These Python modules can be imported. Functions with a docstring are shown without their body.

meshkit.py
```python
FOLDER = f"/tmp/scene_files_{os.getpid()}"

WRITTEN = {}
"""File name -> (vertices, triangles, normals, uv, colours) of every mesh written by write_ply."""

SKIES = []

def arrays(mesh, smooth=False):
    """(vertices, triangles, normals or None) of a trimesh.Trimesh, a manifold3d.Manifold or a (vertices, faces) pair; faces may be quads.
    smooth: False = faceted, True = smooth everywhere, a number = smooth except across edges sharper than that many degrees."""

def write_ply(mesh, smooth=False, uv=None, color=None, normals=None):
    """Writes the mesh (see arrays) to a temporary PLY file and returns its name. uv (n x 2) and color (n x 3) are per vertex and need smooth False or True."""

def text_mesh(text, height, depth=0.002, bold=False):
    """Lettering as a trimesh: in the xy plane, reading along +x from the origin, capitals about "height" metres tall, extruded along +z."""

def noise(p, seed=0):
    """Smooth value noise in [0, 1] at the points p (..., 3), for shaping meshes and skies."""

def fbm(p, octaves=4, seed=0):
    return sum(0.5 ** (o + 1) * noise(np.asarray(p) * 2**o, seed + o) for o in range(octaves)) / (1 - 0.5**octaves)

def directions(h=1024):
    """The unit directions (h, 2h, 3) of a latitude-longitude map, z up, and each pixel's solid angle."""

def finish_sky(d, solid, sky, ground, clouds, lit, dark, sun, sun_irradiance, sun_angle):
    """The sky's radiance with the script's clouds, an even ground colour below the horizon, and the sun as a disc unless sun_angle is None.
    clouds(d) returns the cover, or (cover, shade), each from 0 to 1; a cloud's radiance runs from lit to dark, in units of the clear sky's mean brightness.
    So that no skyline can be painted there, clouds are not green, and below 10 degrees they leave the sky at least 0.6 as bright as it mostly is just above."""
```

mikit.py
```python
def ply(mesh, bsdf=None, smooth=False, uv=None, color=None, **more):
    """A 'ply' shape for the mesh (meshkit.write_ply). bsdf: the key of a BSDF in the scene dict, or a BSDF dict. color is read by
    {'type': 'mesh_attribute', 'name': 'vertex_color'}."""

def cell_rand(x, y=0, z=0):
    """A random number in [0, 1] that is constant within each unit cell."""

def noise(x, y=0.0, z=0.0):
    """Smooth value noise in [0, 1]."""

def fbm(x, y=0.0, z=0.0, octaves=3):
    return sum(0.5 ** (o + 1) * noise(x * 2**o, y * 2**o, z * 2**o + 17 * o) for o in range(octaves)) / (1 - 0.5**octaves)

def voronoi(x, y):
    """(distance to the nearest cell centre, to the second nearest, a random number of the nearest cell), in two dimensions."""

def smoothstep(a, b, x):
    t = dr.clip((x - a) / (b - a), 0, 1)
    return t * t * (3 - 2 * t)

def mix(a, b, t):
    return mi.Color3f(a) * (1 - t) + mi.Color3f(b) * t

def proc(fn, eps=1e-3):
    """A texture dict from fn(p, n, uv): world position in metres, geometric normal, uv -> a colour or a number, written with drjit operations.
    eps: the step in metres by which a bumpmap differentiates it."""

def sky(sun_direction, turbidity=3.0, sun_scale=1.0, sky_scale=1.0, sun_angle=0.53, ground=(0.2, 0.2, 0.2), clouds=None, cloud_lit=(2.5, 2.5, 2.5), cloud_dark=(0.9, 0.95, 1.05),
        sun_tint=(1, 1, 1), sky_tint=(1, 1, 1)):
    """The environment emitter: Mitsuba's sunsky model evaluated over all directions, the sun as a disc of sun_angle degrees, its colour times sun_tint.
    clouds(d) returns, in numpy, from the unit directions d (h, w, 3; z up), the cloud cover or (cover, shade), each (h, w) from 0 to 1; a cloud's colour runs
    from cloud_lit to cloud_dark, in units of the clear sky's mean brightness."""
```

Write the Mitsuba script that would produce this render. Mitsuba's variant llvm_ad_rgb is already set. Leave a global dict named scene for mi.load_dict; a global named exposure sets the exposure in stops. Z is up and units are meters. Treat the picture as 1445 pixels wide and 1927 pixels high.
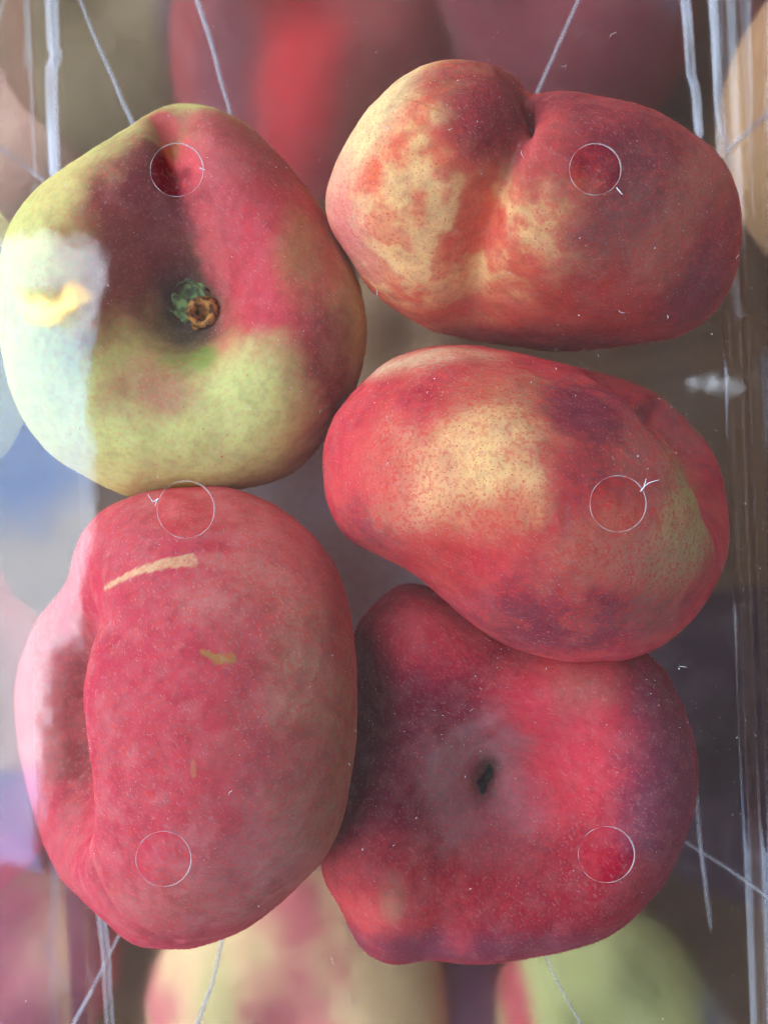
"""Flat peaches in a clear lidded punnet on a market stall, seen from straight above."""
import math, random
import numpy as np, trimesh, drjit as dr, mitsuba as mi, mikit, meshkit
from scipy.interpolate import CubicSpline, PchipInterpolator
from scipy.spatial import Delaunay
from shapely.geometry import Polygon, Point
from meshkit import fbm as nfbm

T = mi.ScalarTransform4f
scene, labels = {}, {}

def sst(a, b, x):
    t = np.clip((x - a) / (b - a), 0, 1)
    return t * t * (3 - 2 * t)


# ---------------------------------------------------------------- camera, sky, exposure
CAM_Z, FOC, LID_Z = 0.270, 2774.0, 0.0615                       # camera height above the punnet floor; focal length in photograph pixels
scene['camera'] = {'type': 'thinlens', 'fov': 2 * math.degrees(math.atan(722.5 / FOC)), 'fov_axis': 'x',
                   'to_world': T().look_at(origin=[0, 0, CAM_Z], target=[0, 0, 0], up=[0, 1, 0]),
                   'aperture_radius': 0.0013, 'focus_distance': CAM_Z - 0.054, 'near_clip': 0.01, 'far_clip': 1000.0}
SUN = (-0.30, 0.44, 1.0)


def clouds(d):
    """Thin bright cloud round the sun, its white puffs broken by bluish veil; clear sky elsewhere."""
    sun = np.array(SUN) / np.linalg.norm(SUN)
    n = nfbm(d * 7.0 + [3.1, 1.7, 0.4], 5, 3)
    z = np.maximum(d[..., 2], .05)
    x, y = d[..., 0] / z, d[..., 1] / z
    gap = sum(np.exp(-(((x - a) / .10) ** 2 + ((y - b) / w) ** 2)) for a, b, w in ((-.265, .075, .085), (-.25, -.215, .035), (-.50, .12, .07), (-.62, -.25, .08)))
    glow = sst(.30, .92, d @ sun)
    cover = np.clip(glow * .95 + 0.6 * sst(.5, .62, n), 0, 1)
    blue = sst(.25, .62, gap + (.52 - n) * 1.3)
    return cover, np.clip(blue + (1 - blue) * .55 * (1 - glow), 0, 1)


scene['sky'] = mikit.sky(SUN, turbidity=3, sun_scale=1.0, sky_scale=1.0, clouds=clouds, cloud_lit=(2.6, 2.95, 3.35), cloud_dark=(.85, 1.9, 3.8),
                         sky_tint=(1.26, 1.0, 0.86), ground=(0.22, 0.2, 0.18))
exposure = 4.0


# ---------------------------------------------------------------- helpers
def W(px, py, z=0.03):
    """A place read off the photograph, at height z, in metres."""
    s = (CAM_Z - z) / FOC
    return np.array([(px - 722.5) * s, (963.5 - py) * s, z])


def lin(c):
    c = np.asarray(c, float) / 255.0
    return np.where(c <= 0.04045, c / 12.92, ((c + 0.055) / 1.055) ** 2.4)


def numbered(k):
    if k not in scene and not any(x.startswith(k + '__') for x in scene) and k not in labels:
        return k
    i = 1
    while f'{k}_{i:03d}' in scene or f'{k}_{i:03d}' in labels or any(x.startswith(f'{k}_{i:03d}__') for x in scene):
        i += 1
    return f'{k}_{i:03d}'


def tag(k, label, cat=None, group=None, kind=None):
    labels[k] = {'label': label}
    for n, v in (('category', cat), ('group', group), ('kind', kind)):
        if v:
            labels[k][n] = v


def put(name, mesh, bsdf, parent=None, smooth=False, **kw):
    k = numbered((parent + '__' if parent else '') + name)
    scene[k] = mikit.ply(mesh, bsdf, smooth=smooth, **kw)
    return k


def tube(points, radius, sides=8, caps=True):
    p = np.asarray(points, float)
    r = np.broadcast_to(np.asarray(radius, float), (len(p),))
    t = np.gradient(p, axis=0)
    t /= np.linalg.norm(t, axis=1, keepdims=True) + 1e-12
    ref = np.array([0, 0, 1.0]) if abs(t[:, 2]).max() < 0.9 else np.array([1.0, 0.1, 0])
    a = np.cross(t, ref)
    a /= np.linalg.norm(a, axis=1, keepdims=True) + 1e-12
    b = np.cross(t, a)
    g = np.arange(sides) * 2 * np.pi / sides
    v = (p[:, None] + r[:, None, None] * (np.cos(g)[None, :, None] * a[:, None] + np.sin(g)[None, :, None] * b[:, None])).reshape(-1, 3)
    i, j = np.meshgrid(np.arange(len(p) - 1), np.arange(sides), indexing='ij')
    j2 = (j + 1) % sides
    q = np.stack([i * sides + j, i * sides + j2, (i + 1) * sides + j2, (i + 1) * sides + j], -1).reshape(-1, 4)
    f = np.vstack([q[:, [0, 2, 1]], q[:, [0, 3, 2]]])
    if caps:
        n = len(v)
        v = np.vstack([v, p[:1], p[-1:]])
        k = np.arange(sides)
        e = (len(p) - 1) * sides
        f = np.vstack([f, np.stack([k * 0 + n, (k + 1) % sides, k][::-1], 1)[:, ::-1], np.stack([k * 0 + n + 1, e + k, e + (k + 1) % sides], 1)[:, ::-1]])
    return trimesh.Trimesh(v, f, process=False)


# ---------------------------------------------------------------- materials
def flecks(p, n, uv):
    """Dark freckles, their number from uv.x, and a fine red mottle, its strength from uv.y."""
    out = mi.Float(0)
    for size, off, rad, a in ((0.00090, 0.0, 0.22, .5), (0.00060, 31.7, 0.24, 1.1), (0.00046, 71.3, 0.24, 2.0)):
        ca, sa = math.cos(a), math.sin(a)
        u, w = p.x * ca + p.y * sa, p.y * ca - p.x * sa
        x, y, z = u / size + off, (w * ca + p.z * sa) / size + off, (p.z * ca - w * sa) / size + off
        cx, cy, cz = dr.floor(x), dr.floor(y), dr.floor(z)
        fx = x - cx - 0.24 - 0.52 * mikit.cell_rand(cx, cy, cz)
        fy = y - cy - 0.24 - 0.52 * mikit.cell_rand(cx, cy, cz + 5000)
        fz = z - cz - 0.24 - 0.52 * mikit.cell_rand(cx, cy, cz + 9000)
        d = dr.sqrt(fx * fx + fy * fy + fz * fz)
        on = dr.select(mikit.cell_rand(cx + 7000, cy, cz) < uv.x, 1.0, 0.0)
        out = dr.maximum(out, on * (1 - mikit.smoothstep(rad * 0.5, rad, d)) * (0.35 + 0.5 * mikit.cell_rand(cx, cy + 3000, cz)))
    m = mikit.fbm(p.x * 2100, p.y * 2100, p.z * 2100, 3)
    return dr.clip(dr.maximum(out, uv.y * mikit.smoothstep(0.42, 0.72, m)), 0, 1)


def skin(base):
    return {'type': 'principled', 'base_color': base, 'roughness': 0.6, 'specular': 0.07, 'sheen': .35, 'sheen_tint': 0.6}


def down_hairs(p, n, uv):
    """The pale down, as short strokes."""
    u, w = p.x * .8 + p.y * .6 + p.z * .3, p.y * .8 - p.x * .6 + p.z * .4
    m = mikit.noise(u * 7200, w * 2300, p.z * 2500) * .6 + mikit.noise(u * 3100 + 9, w * 4200, p.z * 3000) * .4
    return .22 * mikit.smoothstep(.56, .82, m) * (.5 + .5 * mikit.noise(p.x * 300, p.y * 300, p.z * 300))


scene['freckled_skin'] = {'type': 'blendbsdf', 'weight': mikit.proc(flecks),
                          'a': skin({'type': 'mesh_attribute', 'name': 'vertex_color'}),
                          'b': skin({'type': 'rgb', 'value': lin((212, 60, 54)).tolist()})}
scene['peach_skin'] = {'type': 'blendbsdf', 'weight': mikit.proc(down_hairs), 'a': {'type': 'ref', 'id': 'freckled_skin'}, 'b': skin({'type': 'rgb', 'value': lin((228, 182, 172)).tolist()})}
scene['far_peach_skin'] = skin({'type': 'mesh_attribute', 'name': 'vertex_color'})
scene['clear_plastic'] = {'type': 'thindielectric', 'int_ior': 1.55}
scene['frosted_plastic'] = {'type': 'principledthin', 'base_color': {'type': 'rgb', 'value': [.95, .95, .95]}, 'spec_trans': 1.0, 'roughness': .12, 'eta': 1.5, 'diff_trans': 0.0}
scene['lid_milk'] = {'type': 'homogeneous', 'albedo': .96, 'sigma_t': 44.0}
scene['whitened_plastic'] = {'type': 'blendbsdf', 'weight': 0.35, 'a': {'type': 'thindielectric', 'int_ior': 1.55},
                             'b': {'type': 'twosided', 'bsdf': {'type': 'diffuse', 'reflectance': {'type': 'rgb', 'value': [.62, .62, .66]}}}}
scene['rim_plastic'] = {'type': 'blendbsdf', 'weight': .30, 'a': {'type': 'thindielectric', 'int_ior': 1.2}, 'b': {'type': 'twosided', 'bsdf': {'type': 'diffuse', 'reflectance': {'type': 'rgb', 'value': [.66, .6, .58]}}}}
scene['glare_plastic'] = {'type': 'blendbsdf', 'weight': mikit.proc(lambda p, n, uv: (.04 + .62 * mikit.smoothstep(.2, .8, mikit.fbm(p.x * 420, p.y * 60, 3.0, 2))) * dr.power(dr.abs(n.z), 3.0)), 'a': {'type': 'thindielectric', 'int_ior': 1.6},
                            'b': {'type': 'twosided', 'bsdf': {'type': 'diffuse', 'reflectance': {'type': 'rgb', 'value': [.76, .8, .86]}}}}  # bluish white diffuse paints the sky reflection along the folds
scene['faint_glare_plastic'] = {'type': 'blendbsdf', 'weight': mikit.proc(lambda p, n, uv: (.02 + .26 * mikit.smoothstep(.2, .8, mikit.fbm(p.x * 420, p.y * 60, 3.0, 2))) * dr.power(dr.abs(n.z), 3.0)), 'a': {'type': 'thindielectric', 'int_ior': 1.6},
                            'b': {'type': 'twosided', 'bsdf': {'type': 'diffuse', 'reflectance': {'type': 'rgb', 'value': [.76, .8, .86]}}}}  # weaker painted reflection, for the fainter streaks
scene['dust_white'] = {'type': 'twosided', 'bsdf': {'type': 'diffuse', 'reflectance': {'type': 'rgb', 'value': [.75, .73, .72]}}}
scene['stem_wood'] = {'type': 'principled', 'roughness': .8, 'specular': .2, 'base_color': mikit.proc(lambda p, n, uv: mikit.mix(
    lin((70, 40, 26)).tolist(), lin((196, 132, 62)).tolist(), mikit.smoothstep(.35, .62, mikit.fbm(p.x * 1500, p.y * 1500, p.z * 700, 3))))}
scene['stem_green'] = {'type': 'principled', 'roughness': .6, 'specular': .2, 'base_color': mikit.proc(lambda p, n, uv: mikit.mix(
    lin((62, 70, 48)).tolist(), lin((128, 158, 92)).tolist(), mikit.smoothstep(.3, .65, mikit.fbm(p.x * 900, p.y * 900, p.z * 900, 3))))}
scene['dark_scar'] = {'type': 'principled', 'roughness': .9, 'specular': .1, 'base_color': {'type': 'rgb', 'value': lin((16, 8, 10)).tolist()}}
scene['card'] = {'type': 'diffuse', 'reflectance': mikit.proc(lambda p, n, uv: mikit.mix(
    lin((84, 60, 42)).tolist(), lin((120, 90, 62)).tolist(), mikit.fbm(p.x * 60, p.y * 300, p.z * 60, 4)))}
scene['pad_paper'] = {'type': 'diffuse', 'reflectance': mikit.proc(lambda p, n, uv: mikit.mix([.72, .7, .68], [.84, .82, .8], mikit.fbm(p.x * 900, p.y * 900, 0, 3)))}
scene['canvas'] = {'type': 'twosided', 'bsdf': {'type': 'diffuse', 'reflectance': {'type': 'rgb', 'value': [.13, .125, .12]}}}
scene['lamp_metal'] = {'type': 'twosided', 'bsdf': {'type': 'diffuse', 'reflectance': {'type': 'rgb', 'value': [.3, .3, .3]}}}

# ---------------------------------------------------------------- the surface under it all, and the stall canopies that shade it
k = put('cardboard_sheet', trimesh.creation.box((1.2, 1.2, .004), T=None).apply_translation((0, 0, -.105)), 'card')
scene['stall_table'] = scene.pop(k)
tag('stall_table', 'brown cardboard covered stall surface under the punnets', kind='structure')

CAN_Z, EYE = 2.30, 2.30 + 0.154


def awning(name, pts, z, label, holes=()):
    poly = Polygon(pts)
    for h in holes:
        poly = poly.difference(h)
    m = trimesh.creation.extrude_polygon(poly, .006, engine='earcut')
    m.apply_translation((0, 0, z))
    k = put(name, m, 'canvas')
    tag(k, label, 'awning')


eye = [Point(EYE * sx, EYE * .0787).buffer(r) for sx, r in ((.2085, .012), (.2245, .017), (.2375, .009))]
awning('stall_awning', [(-.476, 1.5), (1.8, 1.5), (1.8, -1.4), (-.57, -1.4), (-.565, -.25), (-.50, -.225), (-.485, -.1)], CAN_Z, 'grey canvas awning stretched above the peaches', eye)
for x, y, sx, sy in ((1.8, .05, .006, 2.9), (.66, 1.52, 2.3, .006), (.66, -1.42, 2.3, .006)):
    put('added_blocker', trimesh.creation.box((sx, sy, 3.2)).apply_translation((x + .01, y, CAN_Z - 1.61)), 'canvas', 'stall_awning')  # unseen curtains, added to cut off light from three sides
awning('stall_awning', [(-1.25, .40), (-.62, .475), (-.40, .43), (-.40, 2.0), (-1.25, 2.0)], CAN_Z + .05, 'grey canvas awning of the next stall, behind the peaches')
awning('stall_awning', [(-1.0, -.60), (-.40, -.585), (-.40, -1.38), (-1.0, -1.38)], CAN_Z + .05, 'grey canvas awning of the next stall, in front of the peaches')


# ---------------------------------------------------------------- peaches
def donut(nt, nphi, h, dt, wt, db, wb, pole=1.0, face=None, lump=0.05, seed=1):
    """A flattened fruit of unit radius round the z axis: a funnel of depth dt at the top, one of depth db below. pole > 1 packs vertices at the top; face: where round the axis to pack them."""
    t = np.pi * np.linspace(0, 1, nt + 1) ** pole
    u = np.arange(nphi) * 2 * np.pi / nphi
    phi = u if face is None else face + u - np.pi - 0.0 + 0.5 * np.sin(u - np.pi) * -1.0
    t, phi = np.meshgrid(t, phi, indexing='ij')
    rho = np.sin(t) ** 0.92
    c = np.cos(t)
    z = h * np.sign(c) * np.abs(c) ** 0.85
    z = z - np.where(c > 0, dt * np.exp(-(rho / wt) ** 2), 0) + np.where(c <= 0, db * np.exp(-(rho / wb) ** 2), 0)
    v = np.stack([rho * np.cos(phi), rho * np.sin(phi), z], -1).reshape(-1, 3)
    v *= (1 + lump * (nfbm(v * 1.6 + seed * 7.3, 3, seed) - .5) * 2)[:, None]
    i, j = np.meshgrid(np.arange(nt), np.arange(nphi), indexing='ij')
    j2 = (j + 1) % nphi
    q = np.stack([i * nphi + j, (i + 1) * nphi + j, (i + 1) * nphi + j2, i * nphi + j2], -1).reshape(-1, 4)
    return v, np.vstack([q[:, [0, 1, 2]], q[:, [0, 2, 3]]])


def basis(axis, up=(0, 1, 0)):
    e3 = np.asarray(axis, float) / np.linalg.norm(axis)
    e1 = np.cross(np.asarray(up, float), e3)
    if np.linalg.norm(e1) < .2:
        e1 = np.cross((1, 0, 0), e3)
    e1 /= np.linalg.norm(e1)
    return np.stack([e1, np.cross(e3, e1), e3])


def normals(v, f):
    return trimesh.Trimesh(v, f, process=False).vertex_normals.copy()


def fit_outline(v, c, outline, z0):
    """Widens or narrows the fruit round its middle until its girth has the outline measured from the photograph."""
    o = np.array([W(x, y, z0)[:2] for x, y in outline]) - c[:2]
    s = np.r_[0, np.cumsum(np.linalg.norm(np.diff(np.vstack([o, o[:1]]), axis=0), axis=1))]
    cs = CubicSpline(s, np.vstack([o, o[:1]]), bc_type='periodic')(np.linspace(0, s[-1], 1500))
    ang, rad = np.arctan2(cs[:, 1], cs[:, 0]), np.linalg.norm(cs, axis=1)
    k = np.argsort(ang)
    ang, rad = ang[k], rad[k]
    p = v[:, :2] * ((CAM_Z - z0) / (CAM_Z - v[:, 2]))[:, None] - c[:2]       # brought to the height at which the outline was measured
    a, r = np.arctan2(p[:, 1], p[:, 0]), np.linalg.norm(p, axis=1)
    nb = 240
    b = ((a + np.pi) / (2 * np.pi) * nb).astype(int) % nb
    mx = np.zeros(nb)
    np.maximum.at(mx, b, r)
    ker = np.array([1, 2, 3, 2, 1]) / 9
    mx = np.convolve(np.r_[mx[-4:], mx, mx[:4]], ker, 'same')[4:-4]
    ba = (np.arange(nb) + .5) / nb * 2 * np.pi - np.pi
    act = np.interp(a, ba, mx, period=2 * np.pi)
    tgt = np.interp(a, ang, rad, period=2 * np.pi)
    sc = tgt / act
    mean = np.mean(np.interp(ba, ang, rad, period=2 * np.pi) / mx)
    w = sst(0.0, 0.75, r / act)
    out = v.copy()
    out[:, :2] = (c[:2] + p * (mean + (sc - mean) * w)[:, None]) * ((CAM_Z - v[:, 2]) / (CAM_Z - z0))[:, None]
    return out


class Surface:
    def __init__(s, v, f):
        s.v, s.f = v, f
        s.n = normals(v, f)

    def at(s, px, py):
        """The spot of the fruit's upper skin that shows there in the photograph."""
        cam = np.array([0, 0, CAM_Z])
        d = W(px, py, 0) - cam
        d /= np.linalg.norm(d)
        q = s.v - cam
        along = q @ d
        off = np.linalg.norm(q - along[:, None] * d, axis=1)
        off = off + np.where((s.n @ d) < 0, 0, 1.0)
        near = off < off.min() + .0006
        return s.v[np.where(near)[0][np.argmin(along[near])]]

    def blob(s, px, py, rx, ry, ang=0, grain=0.0, freq=180., seed=0, soft=.6):
        m = 0.0000865
        a = s.at(px, py)
        d = s.v - a
        c, q = math.cos(math.radians(ang)), math.sin(math.radians(ang))
        u = (d[:, 0] * c - d[:, 1] * q) / (rx * m)
        w = (d[:, 0] * q + d[:, 1] * c) / (ry * m)
        r = np.sqrt(u * u + w * w + (d[:, 2] / (max(rx, ry) * 1.3 * m)) ** 2)
        if grain:
            r = r + grain * (nfbm(s.v * freq + seed * 3.7, 5, seed) - .5) * 2
        return 1 - sst(1 - soft, 1 + soft, r)

    def line(s, pts):
        """Distance in photograph pixels to a line over the skin, and how far along it (0 to 1)."""
        m = 0.0000865
        P = np.array([s.at(*p) for p in pts])
        L = np.r_[0, np.cumsum(np.linalg.norm(np.diff(P, axis=0), axis=1))]
        Q = PchipInterpolator(L, P)(np.linspace(0, L[-1], 40))
        best, al = np.full(len(s.v), 9.0), np.zeros(len(s.v))
        for i in range(39):
            e = Q[i + 1] - Q[i]
            t = np.clip((s.v - Q[i]) @ e / (e @ e), 0, 1)
            d = np.linalg.norm(s.v - Q[i] - t[:, None] * e, axis=1)
            al = np.where(d < best, (i + t) / 39., al)
            best = np.minimum(best, d)
        return best / m, al


def peach(key, label, center, z0, R, h, axis, outline=None, top=(.3, .38), bottom=(.25, .3), relief=(), base=(200, 190, 140), paint=(), flecks=(.5, .3),
          nt=300, nphi=480, pole=1.0, face=None, lump=.04, seed=1, group=None, mat='peach_skin', down=.05):
    v, f = donut(nt, nphi, h, *top, *bottom, pole, face, lump, seed)
    c = W(*center, z0)
    Rm = R * (CAM_Z - z0) / FOC
    v = c + (v * Rm) @ basis(axis)
    if outline:
        v = fit_outline(v, c, outline, z0)
    if outline:                                       # lies on the floor and clears the lid
        a, b = v[:, 2].min(), v[:, 2].max()
        top_z = min(b, LID_Z - .0022)
        v[:, 2] = .0008 + (v[:, 2] - a) / (b - a) * (top_z - .0008)
    s = Surface(v, f)
    way = v - c
    way = way / np.linalg.norm(way, axis=1, keepdims=True) + s.n
    way /= np.linalg.norm(way, axis=1, keepdims=True) + 1e-9
    for kind, *a in relief:
        if kind == 'bump':                            # px, py, rx, ry, angle, height in mm
            s.v = s.v + way * (s.blob(*a[:5], soft=.98) * a[5] * .001)[:, None]
        else:                                         # a groove: points, half width at its two ends, depth at its two ends in mm
            pts, (w0, w1), (d0, d1) = a
            d, al = s.line(pts)
            w, dep = w0 + (w1 - w0) * al, d0 + (d1 - d0) * al
            out = s.v - c
            out /= np.linalg.norm(out, axis=1, keepdims=True)
            s.v = s.v - out * (np.exp(-(d / w) ** 2) * dep * .001)[:, None]
        s.n = normals(s.v, s.f)
    if outline and s.v[:, 2].max() > LID_Z - .0016:
        k = (LID_Z - .0016 - z0) / (s.v[:, 2].max() - z0)
        s.v[:, 2] = np.where(s.v[:, 2] > z0, z0 + (s.v[:, 2] - z0) * k, s.v[:, 2])
    if outline:
        s.v = fit_outline(s.v, c, outline, z0)
        s.n = normals(s.v, s.f)
    s.v = s.v + s.n * ((nfbm(s.v * 260 + seed, 4, seed) - .5) * .00055)[:, None]
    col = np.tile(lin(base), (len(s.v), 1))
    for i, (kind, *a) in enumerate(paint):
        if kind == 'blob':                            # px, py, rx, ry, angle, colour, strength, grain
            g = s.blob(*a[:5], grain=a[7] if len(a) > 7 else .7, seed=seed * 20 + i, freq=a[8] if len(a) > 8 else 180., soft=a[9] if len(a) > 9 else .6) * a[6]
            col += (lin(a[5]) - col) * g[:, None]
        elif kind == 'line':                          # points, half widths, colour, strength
            d, al = s.line(a[0])
            w = a[1][0] + (a[1][1] - a[1][0]) * al
            d = d + (nfbm(s.v * (900 if a[1][0] < 20 else 220), 3, i) - .5) * w * 1.3
            col += (lin(a[2]) - col) * ((1 - sst(.6, 1.2, d / w)) * a[3])[:, None]
        else:                                         # mottling all over: colour, strength, frequency, threshold
            e = a[4] if len(a) > 4 else .115
            g = sst(a[3] - e, a[3] + e, nfbm(s.v * a[2] + i * 5.1, 5, seed * 11 + i)) * a[1]
            col += (lin(a[0]) - col) * g[:, None]
    pale = nfbm(s.v * 420, 4, seed + 40)                # the down on the skin, in faint tufts
    col += (lin((226, 190, 180)) - col) * (down * sst(.42, .68, pale))[:, None]
    col *= (1 - .10 * sst(.45, .7, nfbm(s.v * 900 + 9, 2, seed + 60)))[:, None]
    light = col @ [.3, .5, .2]
    uv = np.stack([flecks[0] * sst(.10, .40, light), flecks[1] * (1 - .45 * sst(.25, .6, light)) * sst(.06, .16, light)], 1)
    s.n = normals(s.v, s.f)
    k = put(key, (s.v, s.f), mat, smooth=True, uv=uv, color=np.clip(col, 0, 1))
    tag(k, label, 'peach', group)
    s.key = k
    return s


UP = 'flat peaches lying in the punnet'
green = peach('peach', 'pale green and red flat peach with its stem hollow turned up', (345, 566), .0255, 350, .60, (.02, .02, 1),
    [(340, 195), (420, 208), (500, 263), (560, 330), (620, 413), (660, 490), (685, 570), (690, 640), (676, 710), (642, 790), (595, 850), (540, 895), (470, 918), (400, 928),
     (300, 935), (240, 932), (190, 913), (130, 880), (80, 840), (45, 790), (15, 720), (0, 650), (-6, 565), (0, 485), (25, 412), (70, 355), (130, 308), (190, 270), (240, 238), (290, 207)],
    top=(.42, .46), bottom=(.18, .3), pole=1.35,
    relief=[('groove', [(318, 205), (335, 300), (350, 400), (365, 500), (365, 580)], (36, 60), (6.5, 3.0)), ('bump', 480, 770, 130, 120, 0, 2.0), ('bump', 365, 590, 60, 75, 0, -4.0)],
    base=(208, 208, 122), flecks=(0.05, .25), seed=2,
    paint=[('blob', 130, 350, 130, 80, 30, (226, 208, 124), .85), ('blob', 575, 690, 130, 260, -10, (126, 40, 48), .95, .5), ('blob', 520, 330, 190, 130, -40, (140, 50, 58), .95, .5),
           ('blob', 270, 420, 115, 195, 20, (126, 30, 42), .97, .5), ('blob', 410, 290, 60, 110, -10, (204, 84, 88), .9, .4), ('blob', 480, 500, 130, 180, 20, (206, 62, 74), .95, .35), ('blob', 400, 222, 150, 40, 12, (176, 72, 72), .85, .4),  # maroon left of the suture: blush mixed with the shade on that slope
           ('blob', 300, 720, 100, 60, 0, (168, 90, 80), .75, .6), ('blob', 480, 790, 95, 130, -15, (224, 226, 136), .95, .4), ('blob', 580, 470, 45, 80, 0, (178, 128, 78), .8, .5),
           ('blob', 350, 660, 45, 60, 0, (130, 150, 70), .8, .4), ('line', [(306, 222), (346, 310), (376, 430), (402, 530)], (24, 40), (218, 88, 90), .85), ('line', [(270, 300), (322, 400), (335, 520)], (60, 60), (110, 26, 38), .8), ('blob', 362, 590, 80, 94, 0, (56, 40, 42), .95, .4), ('blob', 378, 668, 26, 32, 0, (122, 158, 62), .8, .4)])  # suture lines paint its lit right wall and shaded left wall

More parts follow.
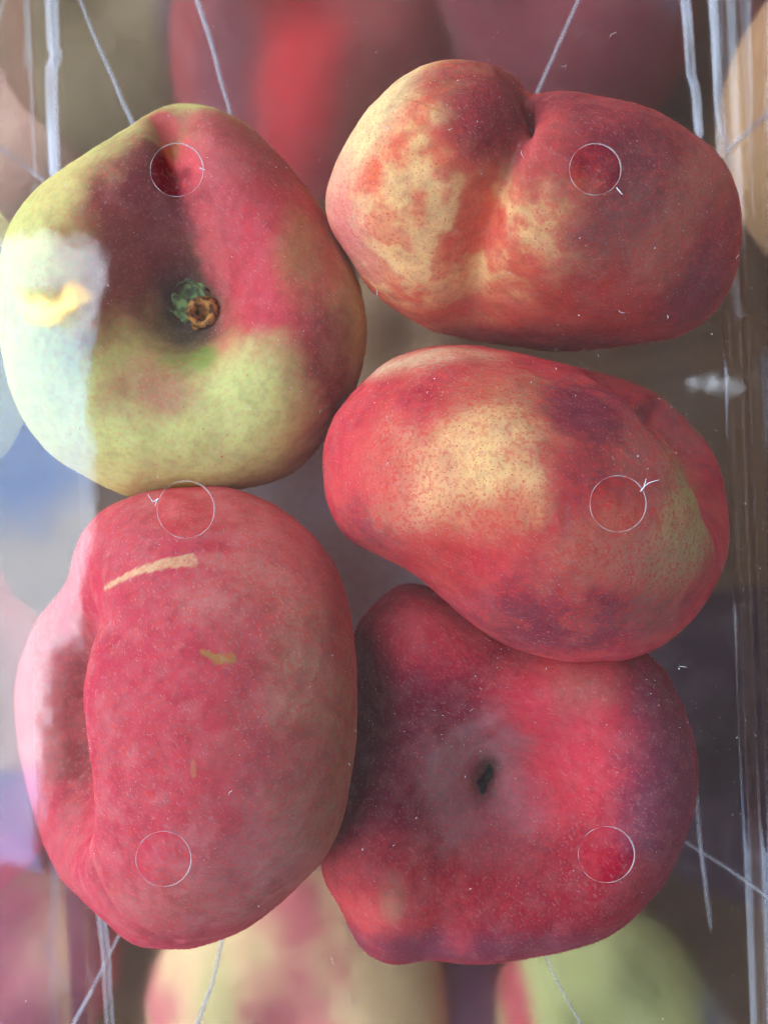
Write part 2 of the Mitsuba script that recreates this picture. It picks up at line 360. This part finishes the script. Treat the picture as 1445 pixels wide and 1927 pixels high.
lobed = peach('peach', 'cream and red two lobed flat peach with a deep crease down its middle', (1000, 395), .0285, 340, .62, (.15, -.62, .75),
    [(613, 385), (620, 335), (640, 288), (680, 222), (730, 165), (790, 125), (850, 110), (915, 117), (965, 140), (1003, 174), (1040, 171), (1080, 171), (1130, 181), (1190, 192), (1250, 215), (1310, 253),
     (1352, 290), (1378, 332), (1393, 390), (1395, 450), (1386, 510), (1362, 562), (1325, 605), (1270, 636), (1180, 652), (1100, 660), (1030, 661), (950, 650), (880, 640), (800, 618), (740, 582),
     (700, 550), (665, 500), (635, 455), (617, 415)],
    top=(.0, .4), bottom=(.1, .3), face=1.57,
    relief=[('groove', [(1000, 185), (965, 260), (925, 360), (892, 480), (880, 610)], (140, 75), (6.0, 2.8)), ('groove', [(1008, 160), (990, 215), (955, 290), (918, 380), (892, 460), (880, 550), (882, 640)], (28, 40), (8.0, 1.0)), ('bump', 800, 380, 190, 230, 0, 3.0), ('bump', 1080, 400, 150, 230, 0, 2.5)],
    base=(160, 50, 56), flecks=(1., .4), seed=3,
    paint=[('blob', 780, 400, 190, 300, 0, (250, 200, 130), 1., .35), ('blob', 900, 500, 210, 140, 0, (250, 200, 130), 1., .5), ('blob', 1010, 470, 120, 170, 20, (250, 196, 126), .95, .6),
           ('mottle', (230, 84, 58), .85, 130, .53, .085), ('mottle', (232, 92, 68), .55, 280, .54, .07), ('blob', 690, 220, 50, 170, 35, (240, 216, 150), .95, .3), ('blob', 640, 440, 46, 130, -10, (228, 140, 124), .7, .5),
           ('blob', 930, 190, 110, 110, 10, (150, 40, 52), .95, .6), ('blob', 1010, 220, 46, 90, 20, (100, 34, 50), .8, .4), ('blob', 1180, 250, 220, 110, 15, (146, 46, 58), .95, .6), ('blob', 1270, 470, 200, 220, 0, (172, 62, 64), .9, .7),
           ('blob', 1120, 580, 150, 80, 0, (198, 52, 48), .85, .7), ('blob', 1230, 430, 90, 120, 20, (198, 120, 96), .6, .9), ('blob', 1340, 330, 60, 70, 40, (206, 116, 96), .6, .5), ('blob', 1020, 260, 40, 90, 20, (214, 84, 78), .7, .4),
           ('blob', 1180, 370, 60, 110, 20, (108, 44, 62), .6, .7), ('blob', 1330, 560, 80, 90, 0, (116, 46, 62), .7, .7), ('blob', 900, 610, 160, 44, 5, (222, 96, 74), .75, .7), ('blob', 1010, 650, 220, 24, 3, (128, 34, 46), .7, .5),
           ('mottle', (130, 38, 50), .14, 330, .58)])

mid = peach('peach', 'red flat peach with a large freckled cream patch, below the two lobed one', (1000, 945), .0275, 370, .66, (.80, .40, .25),
    [(607, 885), (612, 830), (632, 778), (672, 728), (722, 684), (780, 658), (830, 649), (900, 650), (980, 664), (1060, 684), (1130, 702), (1200, 722), (1262, 762), (1312, 812), (1346, 862), (1365, 930),
     (1372, 1000), (1364, 1060), (1340, 1112), (1300, 1168), (1250, 1213), (1190, 1239), (1110, 1250), (1030, 1240), (960, 1218), (880, 1168), (812, 1108), (762, 1072), (700, 1042), (650, 1010), (622, 962)],
    top=(.25, .35), bottom=(.15, .3), face=0.0,
    relief=[('groove', [(1120, 690), (1180, 738), (1228, 790), (1275, 850), (1318, 930)], (20, 22), (4.2, .3)), ('bump', 1000, 900, 260, 200, 30, 2.5)],
    base=(204, 52, 72), flecks=(1., .62), seed=5,
    paint=[('mottle', (222, 88, 84), .5, 150, .53, .08), ('mottle', (160, 36, 50), .4, 280, .55), ('blob', 930, 790, 75, 130, 10, (250, 200, 134), 1., .6), ('blob', 860, 930, 125, 80, -25, (252, 206, 136), .95, .85), ('blob', 760, 900, 70, 90, 0, (236, 150, 112), .5, .9), ('blob', 720, 850, 60, 60, 0, (226, 150, 110), .7, .8), ('blob', 800, 670, 120, 26, -5, (232, 206, 160), .95, .3),
           ('blob', 1130, 780, 110, 110, 0, (122, 34, 54), .97, .7), ('blob', 860, 710, 110, 60, 0, (184, 44, 56), .8, .6), ('blob', 680, 860, 60, 120, 0, (214, 70, 72), .7, .5), ('blob', 1310, 960, 66, 140, 15, (212, 194, 126), .95, .6), ('blob', 1230, 880, 60, 90, 20, (198, 108, 96), .7, .7),
           ('blob', 1120, 1030, 110, 70, -20, (214, 128, 100), .7, .8), ('blob', 1260, 1060, 80, 70, 0, (196, 150, 112), .65, .8), ('blob', 840, 1060, 170, 60, -32, (208, 46, 50), .85, .6), ('blob', 1060, 1190, 200, 60, 0, (140, 42, 62), .95, .7),
           ('blob', 670, 1000, 70, 50, -30, (110, 34, 50), .6, .5), ('blob', 1300, 790, 60, 80, 40, (168, 90, 92), .8, .5), ('blob', 1240, 1150, 60, 50, 0, (178, 120, 106), .5, .8), ('blob', 1215, 770, 18, 60, 45, (120, 34, 48), .8, .3), ('mottle', (150, 36, 50), .12, 280, .57), ('mottle', (226, 96, 76), .25, 240, .57, .07)])

tall = peach('peach', 'pinkish red flat peach on edge, hollow to the left, cream scratch on top', (352, 1352), .0295, 425, .58, (-.94, .03, .34),
    [(340, 917), (430, 918), (500, 940), (560, 980), (610, 1030), (645, 1092), (664, 1172), (673, 1280), (670, 1400), (656, 1500), (640, 1560), (600, 1630), (540, 1690), (480, 1738), (400, 1775),
     (320, 1788), (255, 1778), (212, 1750), (165, 1705), (120, 1660), (82, 1590), (60, 1520), (40, 1440), (28, 1360), (28, 1290), (48, 1212), (82, 1150), (120, 1100), (138, 1040), (162, 990), (200, 955), (260, 930)],
    top=(.62, .38), bottom=(.2, .3), face=0.0,
    relief=[('bump', 140, 1345, 48, 105, 0, -4.0), ('groove', [(150, 1560), (165, 1640), (200, 1705), (260, 1755), (330, 1778)], (16, 10), (1.6, .8)), ('bump', 420, 1300, 180, 320, 0, 1.5)],
    base=(194, 54, 76), flecks=(.3, .4), seed=7,
    paint=[('blob', 560, 1400, 120, 330, 0, (184, 108, 100), .7, .9), ('blob', 640, 1480, 85, 270, -8, (172, 136, 92), .9, .6), ('blob', 540, 1660, 90, 90, 0, (176, 128, 104), .6, .9), ('blob', 470, 1640, 130, 130, 0, (176, 108, 108), .7, .9), ('blob', 540, 1050, 100, 90, 0, (198, 92, 84), .7, .8),
           ('blob', 350, 1440, 130, 160, 0, (196, 56, 72), .6, .8), ('blob', 410, 1130, 60, 50, 0, (204, 120, 112), .7, .9), ('blob', 580, 1290, 60, 70, 0, (196, 134, 116), .65, .9), ('blob', 420, 950, 160, 40, 0, (196, 96, 88), .6, .8),
           ('blob', 300, 1710, 120, 60, -20, (190, 100, 92), .6, .8), ('blob', 560, 1440, 70, 60, 0, (160, 60, 76), .6, .8), ('blob', 140, 1345, 56, 160, 0, (124, 54, 50), .9, .6), ('blob', 60, 1330, 50, 200, 0, (206, 140, 132), .6, .5),  # fuzzy brown in the hollow, darkened to paint its shaded wall
           ('mottle', (204, 112, 108), .25, 120, .53), ('mottle', (172, 40, 56), .3, 260, .55), ('mottle', (216, 150, 140), .14, 420, .56), ('line', [(192, 1102), (235, 1078), (290, 1060), (358, 1047)], (5, 12), (228, 186, 138), .8), ('line', [(358, 1047), (440, 1050), (520, 1075)], (16, 30), (206, 130, 116), .4),
           ('line', [(378, 1221), (402, 1230)], (5, 6), (176, 128, 62), .9), ('line', [(405, 1232), (440, 1234)], (9, 9), (176, 128, 62), .9), ('line', [(355, 1436), (357, 1462)], (4, 5), (190, 116, 80), .8)])

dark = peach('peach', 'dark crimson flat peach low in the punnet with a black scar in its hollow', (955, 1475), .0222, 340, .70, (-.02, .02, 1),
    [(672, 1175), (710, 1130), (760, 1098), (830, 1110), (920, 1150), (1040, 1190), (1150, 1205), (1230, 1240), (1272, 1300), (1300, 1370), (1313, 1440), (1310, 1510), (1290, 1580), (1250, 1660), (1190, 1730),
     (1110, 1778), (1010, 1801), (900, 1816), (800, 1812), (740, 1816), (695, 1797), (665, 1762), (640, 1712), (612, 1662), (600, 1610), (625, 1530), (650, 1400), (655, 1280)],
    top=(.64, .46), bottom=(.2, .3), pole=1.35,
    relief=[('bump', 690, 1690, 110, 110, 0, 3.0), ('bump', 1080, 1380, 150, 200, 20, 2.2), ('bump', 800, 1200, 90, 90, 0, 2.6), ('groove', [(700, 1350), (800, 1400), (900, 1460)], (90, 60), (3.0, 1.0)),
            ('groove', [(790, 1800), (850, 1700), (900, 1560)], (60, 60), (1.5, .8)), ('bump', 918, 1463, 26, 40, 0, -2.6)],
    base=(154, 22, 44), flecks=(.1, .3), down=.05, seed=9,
    paint=[('blob', 1080, 1380, 130, 190, 10, (232, 62, 78), .9, .5), ('blob', 690, 1690, 90, 110, 0, (232, 80, 78), .9, .5), ('blob', 745, 1695, 22, 44, 0, (190, 140, 106), .7, .5), ('blob', 1100, 1290, 60, 50, 0, (204, 120, 104), .6, .7),  # bright pink blobs paint the light on the right wall and lobes
           ('blob', 800, 1220, 80, 90, 0, (206, 52, 70), .8, .5), ('blob', 1260, 1480, 80, 220, 0, (122, 56, 80), .8, .6), ('blob', 740, 1420, 150, 200, 0, (116, 14, 48), .85, .4), ('blob', 890, 1460, 90, 140, 10, (178, 140, 140), .7, .8), ('blob', 914, 1464, 26, 52, 6, (70, 36, 34), .85, .5),  # dark crimson on the left paints the shade of the neighbouring peaches
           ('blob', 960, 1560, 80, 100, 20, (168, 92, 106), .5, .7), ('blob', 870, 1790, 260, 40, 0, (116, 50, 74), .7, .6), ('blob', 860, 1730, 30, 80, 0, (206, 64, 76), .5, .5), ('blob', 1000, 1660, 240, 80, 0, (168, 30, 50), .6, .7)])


# stems and scars
def stub(s, px, py, r, up, name, mat, squash=1.0, seed=0, hollow=.5):
    a = s.at(px, py)
    rings, n = [(0.0, -.6), (1.05, -.5), (1.0, .3), (.9, .85), (.7, 1.0), (hollow, .9), (hollow * .6, .45), (0, .3)], 28
    g = np.arange(n) * 2 * np.pi / n
    v = np.array([[q * r * math.cos(t), q * r * squash * math.sin(t), w * up] for q, w in rings for t in g])
    v += (nfbm(v * 900 + seed, 3, seed) - .5)[:, None] * r * .5
    f = [(i * n + j, i * n + (j + 1) % n, (i + 1) * n + (j + 1) % n, (i + 1) * n + j) for i in range(len(rings) - 1) for j in range(n)]
    return put(name, (v + a, np.array(f)), mat, s.key, smooth=True)


stub(green, 356, 586, .0058, .0028, 'stem_cup', 'stem_green', 1.25, 3, .8)
k = stub(green, 378, 592, .0028, .0044, 'stem', 'stem_wood', 1.0, 5, .5)
stub(dark, 917, 1458, .0012, .0007, 'stem_scar', 'dark_scar', 1.5, 7, .6)
stub(dark, 911, 1482, .0010, .0006, 'stem_scar', 'dark_scar', 1.3, 11, .6)

# peaches of the layer below, seen dimly through the punnet's floor
LOW = 'peaches of the layer below the punnet'


def low(label, center, R, axis, base, paint, seed, h=.62, z0=-.070, **kw):
    return peach('lower_peach', label, center, z0, R, h, axis, None, top=(.2, .35), base=base, paint=paint, seed=seed, nt=110, nphi=170, flecks=(0, .0), mat='far_peach_skin', group=None, **kw)


low('blurred peach under the floor with a bright red stripe, top middle', (590, 90), 300, (.2, .4, .9), (146, 66, 62),
    [('blob', 560, 130, 90, 260, 5, (232, 62, 66), .95, .5, 60, .95), ('blob', 420, 130, 70, 240, 0, (126, 66, 70), .9, .5), ('blob', 700, 260, 90, 120, 0, (160, 90, 70), .6, .4)], 21)
low('blurred purple peach under the floor, behind the two lobed peach', (1010, 20), 290, (-.1, .2, 1), (130, 58, 62), [('blob', 800, 100, 60, 100, 0, (96, 84, 60), .8, .4)], 22, z0=-.078)
low('blurred olive green peach under the floor, top left', (220, 60), 250, (0, .3, 1), (130, 110, 78), [('blob', 330, 60, 40, 200, -10, (110, 84, 92), .7, .3)], 23)
low('blurred cream peach with pink blotches under the floor, bottom middle', (560, 1900), 280, (0, -.2, 1), (236, 196, 140),
    [('mottle', (206, 92, 104), .9, 55, .5), ('blob', 400, 1880, 50, 120, 0, (216, 196, 130), .9, .3)], 24)
low('blurred yellow green peach with a red rim under the floor, bottom right', (1130, 1900), 200, (0, -.2, 1), (196, 192, 118), [('blob', 965, 1900, 40, 200, -10, (206, 72, 84), .95, .3), ('blob', 1200, 1880, 70, 140, 0, (150, 150, 92), .8, .3)], 25)
low('dark purple peach under the floor, below the crimson peach', (850, 1960), 170, (0, -.2, 1), (110, 60, 84), [], 26, z0=-.08)
low('blurred mauve pink peach beside the punnet, bottom left corner', (-10, 1800), 230, (.2, 0, 1), (178, 96, 116), [('mottle', (130, 70, 96), .7, 50, .5)], 27)
low('very dark plum coloured peach under the floor, lower right edge', (1440, 1400), 300, (-.2, 0, 1), (46, 24, 34), [], 28)  # plum peach, enlarged and nearly black to darken the lower right gap
low('dull olive brown peach glimpsed between the three upper peaches', (765, 650), 150, (0, 0, 1), (150, 118, 84), [], 31, z0=-.045)
low('pale beige pink peach beside the punnet, top left corner', (-40, 250), 220, (.2, 0, 1), (226, 186, 156), [('blob', 20, 60, 120, 90, 0, (150, 96, 100), .8, .4)], 29)
low('tan peach beside the punnet, top right corner', (1690, 230), 330, (-.2, 0, 1), (206, 158, 106), [], 30)

# ---------------------------------------------------------------- the punnet
ROT, CX = math.radians(2.3), .0039
labels['plastic_punnet'] = {'label': 'clear plastic punnet with a flat lid punched with round air holes', 'category': 'punnet'}


def rrect(hx, hy, r, n=10):
    out = []
    for sx, sy, a0 in ((1, 1, 0), (-1, 1, 90), (-1, -1, 180), (1, -1, 270)):
        for i in range(n + 1):
            a = math.radians(a0 + 90 * i / n)
            out.append((sx * (hx - r) + r * math.cos(a), sy * (hy - r) + r * math.sin(a)))
    return np.array(out)


def loft(levels, cap=False, only=False):
    rings = []
    for off, z in levels:
        b = rrect(.0594 + off, .112 + off, .012 + off)
        pts = []
        for i in range(len(b)):                       # cut long sides up
            p, q = b[i], b[(i + 1) % len(b)]
            m = max(1, int(np.linalg.norm(q - p) / .004)) if np.linalg.norm(b[i] - b[(i + 1) % len(b)]) > .01 else 1
            pts += [p + (q - p) * t / m for t in range(m)]
        rings.append(np.c_[pts, np.full(len(pts), z)])
    n = min(map(len, rings))
    rings = [r[np.round(np.linspace(0, len(r), n, endpoint=False)).astype(int)] for r in rings]
    v = np.vstack(rings)
    f = [(i * n + j, i * n + (j + 1) % n, (i + 1) * n + (j + 1) % n, (i + 1) * n + j) for i in range(len(rings) - 1) for j in range(n)]
    f = np.array(f)
    tri = np.vstack([f[:, [0, 1, 2]], f[:, [0, 2, 3]]])
    if cap:
        v = np.vstack([v, [[0, 0, levels[0][1]]]])
        fan = np.array([(len(v) - 1, (j + 1) % n, j) for j in range(n)])
        tri = fan if only else np.vstack([tri, fan])
    R = np.array([[math.cos(ROT), -math.sin(ROT), 0], [math.sin(ROT), math.cos(ROT), 0], [0, 0, 1]])
    return v @ R.T + [CX, 0, 0], tri


v, f = loft([(0, 0), (.0006, .0002), (.0011, .0008), (.0014, .0018), (.0016, .0030), (.0022, .0042), (.0030, .0048), (.0036, .0056), (.0040, .0075), (.0075, .0605)])
put('wall', (v, f), 'clear_plastic', 'plastic_punnet', smooth=50)
v, f = loft([(0, 0), (.0006, .0002)], True, True)
put('floor', (v, f), 'frosted_plastic', 'plastic_punnet')

pad = Polygon([W(x, y, .0012)[:2] for x, y in ((430, 850), (640, 830), (740, 980), (790, 1120), (640, 1200), (440, 1120))]).buffer(.003)
k = put('absorbent_pad', trimesh.creation.extrude_polygon(pad, .0007, engine='earcut').apply_translation((0, 0, .0003)), 'pad_paper')
tag(k, 'grey absorbent pad on the punnet floor, in the gap between the peaches', 'pad')

# the lid: one slightly wavy sheet with six punched holes
HOLES = [(333, 319, 50), (1120, 318, 48.5), (350, 959, 54), (1163, 948, 53), (308, 1617, 52), (1141, 1609, 53)]
gx, gy = np.meshgrid(np.arange(-.0665, .0666, .0006), np.arange(-.116, .1161, .0006))
P = np.c_[gx.ravel(), gy.ravel()]
R2 = np.array([[math.cos(ROT), -math.sin(ROT)], [math.sin(ROT), math.cos(ROT)]])
P = P @ R2.T + [CX, 0]
keep, extra, hh = np.ones(len(P), bool), [], []
for x, y, r in HOLES:
    c, rr = W(x, y, LID_Z)[:2], r * (CAM_Z - LID_Z) / FOC
    hh.append((c, rr))
    keep &= np.linalg.norm(P - c, axis=1) > rr + .0002
    a = np.arange(72) * 2 * np.pi / 72
    extra.append(c + rr * np.c_[np.cos(a), np.sin(a)])
P = np.vstack([P[keep]] + extra)
tri = Delaunay(P).simplices
cen = P[tri].mean(1)
for c, rr in hh:
    tri = tri[np.linalg.norm(cen - c, axis=1) > rr * .997]
    cen = P[tri].mean(1)
d1, d2 = P[tri[:, 1]] - P[tri[:, 0]], P[tri[:, 2]] - P[tri[:, 0]]
tri = np.where((d1[:, 0] * d2[:, 1] - d1[:, 1] * d2[:, 0] < 0)[:, None], tri[:, ::-1], tri)
V = np.c_[P, np.zeros(len(P))]
zz = LID_Z + (nfbm(V * 22, 3, 4) - .5) * .00022 + (nfbm(V * [330, 220, 1], 2, 6) - .5) * .0000075 + (nfbm(V * [620, 520, 1], 2, 8) - .5) * .0000042
put('lid', (np.c_[P, zz], tri), 'clear_plastic', 'plastic_punnet', smooth=True)
milk = Polygon(rrect(.0664, .1155, .012) @ R2.T + [CX, 0])
for c, rr in hh:
    milk = milk.difference(Point(*c).buffer(rr, 24))
milk = trimesh.creation.extrude_polygon(milk, .0008, engine='earcut').apply_translation((0, 0, LID_Z - .0011))
scene['plastic_punnet__lid__milky_core'] = {**mikit.ply(milk, {'type': 'null'}), 'interior': {'type': 'ref', 'id': 'lid_milk'}}
rng = np.random.default_rng(5)
for i, (c, rr) in enumerate(hh):
    a = np.linspace(0, 2 * np.pi, 97)
    a0 = rng.uniform(-.6, .6) + 0.3
    w = .00005 + .00008 * np.clip(np.cos(a - a0), 0, 1) ** 1.5 + .00002 * np.sin(a * 7 + i)
    ring = np.c_[c[0] + rr * np.cos(a), c[1] + rr * np.sin(a), np.full(97, LID_Z)]
    put('hole_rim', tube(ring, w, 6, False), 'rim_plastic', 'plastic_punnet', smooth=True)
for pts in ([(1205, 925), (1213, 915), (1222, 908), (1240, 903)], [(1212, 916), (1216, 900)], [(1160, 352), (1168, 362), (1172, 366)], [(376, 315), (386, 319)], [(298, 938), (288, 945), (278, 930)], [(296, 940), (292, 952)]):
    q = np.array([W(x, y, LID_Z + .0003) for x, y in pts])
    t = np.linspace(0, 1, 12)
    q = np.stack([np.interp(t, np.linspace(0, 1, len(q)), q[:, k]) for k in range(3)], 1)
    put('burr', tube(q, np.linspace(.00011, .00004, 12), 6), 'dust_white', 'plastic_punnet', smooth=True)


# ribs moulded into the floor and the foot of the walls
def rib(pts, r0, r1, z=.0006, mat='whitened_plastic', name='moulded_rib', flat=False):
    q = np.array([W(p[0], p[1], p[2] if len(p) > 2 else z) for p in pts])
    L = np.r_[0, np.cumsum(np.linalg.norm(np.diff(q, axis=0), axis=1))]
    t = np.linspace(0, L[-1], 24)
    q = np.stack([np.interp(t, L, q[:, k]) for k in range(3)], 1)
    q[:, :2] += (nfbm(q * 400, 2, 3) - .5)[:, None] * .00025
    m = tube(q, np.linspace(r0, r1, 24) * .75, 12)
    if flat:
        end = sst(0, .10, np.minimum(t, L[-1] - t) / L[-1] * 2)
        m = tube(q, np.linspace(r0, r1, 24) * (.15 + .85 * end), 12)
        m.vertices[:, 2] = z + (m.vertices[:, 2] - z) * .6
    put(name, m, mat, 'plastic_punnet', smooth=True)


rib([(140, -30), (165, 35), (205, 130), (256, 245)], .00035, .0006)
rib([(362, -30), (395, 70), (434, 215)], .0007, .0004)
rib([(1102, -30), (1050, 85), (1008, 180)], .00035, .0004)
rib([(225, 1760), (180, 1850), (125, 1950)], .0003, .0005)
rib([(420, 1765), (400, 1850), (362, 1955)], .0004, .0006)
rib([(1025, 1800), (1060, 1870), (1110, 1960)], .0002, .0003)
rib([(1290, 1585), (1370, 1635), (1470, 1705, .006)], .0003, .0003)
rib([(1365, 285, .004), (1410, 245, .006), (1480, 185, .012)], .0005, .0008)
rib([(100, 355, .004), (50, 315, .006), (-40, 250, .012)], .0005, .0006)

# the folded foot of the side walls, reflected streaks painted on in bluish white
for pts, w in (([(95, -30), (99, 60), (101, 96), (110, 106), (96, 122), (98, 220), (104, 345)], .0008), ([(1286, -30), (1294, 60), (1300, 140), (1308, 165), (1316, 265)], .0006),
               ([(1338, -30), (1346, 70), (1352, 200), (1368, 290), (1372, 330)], .0006), ([(1377, 505), (1384, 560), (1394, 600)], .0006),
               ([(172, 1560), (188, 1700), (200, 1800), (208, 1970)], .0006), ([(1302, 1400), (1318, 1600), (1338, 1755)], .00022)):
    rib(pts, w * 1.7, w * 1.4, .0009, 'glare_plastic' if pts[0][1] < 0 else 'faint_glare_plastic', 'glare_fold', True)

# dust and fibres on the lid
n = 7000
x, y = rng.uniform(-.057, .06, n), rng.uniform(-.078, .078, n)
ok = rng.random(n) < (.25 + .75 * (x + .057) / .117) * sst(.32, .66, nfbm(np.c_[x, y, 0 * x] * 70, 3, 8)) * 1.3
for c, rr in hh:
    ok &= np.hypot(x - c[0], y - c[1]) > rr + .0003
at = np.c_[x, y, np.full(n, LID_Z + .0002)][ok]
n = len(at)
size = rng.choice([.00003, .00005, .000085], n, p=[.74, .22, .04])
octa = np.array([[1, 0, 0], [0, 1, 0], [-1, 0, 0], [0, -1, 0], [0, 0, 1], [0, 0, -1.0]])
of = np.array([[0, 1, 4], [1, 2, 4], [2, 3, 4], [3, 0, 4], [1, 0, 5], [2, 1, 5], [3, 2, 5], [0, 3, 5]])
v = octa[None] * np.stack([rng.uniform(.7, 2.2, n), rng.uniform(.6, 1.2, n), np.full(n, .5)], 1)[:, None] * size[:, None, None]
a = rng.uniform(0, 3.14, n)
v = np.stack([v[..., 0] * np.cos(a)[:, None] - v[..., 1] * np.sin(a)[:, None], v[..., 0] * np.sin(a)[:, None] + v[..., 1] * np.cos(a)[:, None], v[..., 2]], -1) + at[:, None]
parts = [trimesh.Trimesh(v.reshape(-1, 3), (of[None] + 6 * np.arange(n)[:, None, None]).reshape(-1, 3), process=False)]
for i in range(15):
    x, y, a = rng.uniform(-.04, .056), rng.uniform(-.075, .075), rng.uniform(0, 6.3)
    t = np.linspace(0, rng.uniform(.0004, .0012), 8)
    b = rng.uniform(-900, 900)
    q = np.c_[x + t * np.cos(a + b * t), y + t * np.sin(a + b * t), np.full(8, LID_Z + .0003)]
    parts.append(tube(q, .000028, 4))
k = put('dust', trimesh.util.concatenate(parts), 'dust_white')
tag(k, 'white dust specks and short fibres on the clear lid', 'dust', kind='stuff')

# the warm lamp under the edge of the awning, mirrored in the lid
lx, ly = -.2240 * EYE, .1455 * EYE
m = trimesh.creation.extrude_polygon(Polygon([(-.046, .024), (-.026, .004), (.012, .002), (.040, .026), (.048, -.004), (.02, -.022), (-.034, -.026)]), .02, engine='earcut').apply_translation((0, 0, -.01))
m.apply_transform(trimesh.transformations.rotation_matrix(.12, [0, 0, 1]))
m.apply_translation((lx, ly, CAN_Z - .03))
scene['hanging_lamp__glass'] = {**mikit.ply(m, 'lamp_metal'), 'emitter': {'type': 'area', 'radiance': {'type': 'rgb', 'value': [1.2, .85, .3]}}}
m = trimesh.creation.box((.085, .052, .02))
m.apply_transform(trimesh.transformations.rotation_matrix(.12, [0, 0, 1]))
m.apply_translation((lx, ly, CAN_Z - .0085))
put('housing', m, 'lamp_metal', 'hanging_lamp')
tag('hanging_lamp', 'warm yellow lamp hanging at the edge of the awning', 'lamp')
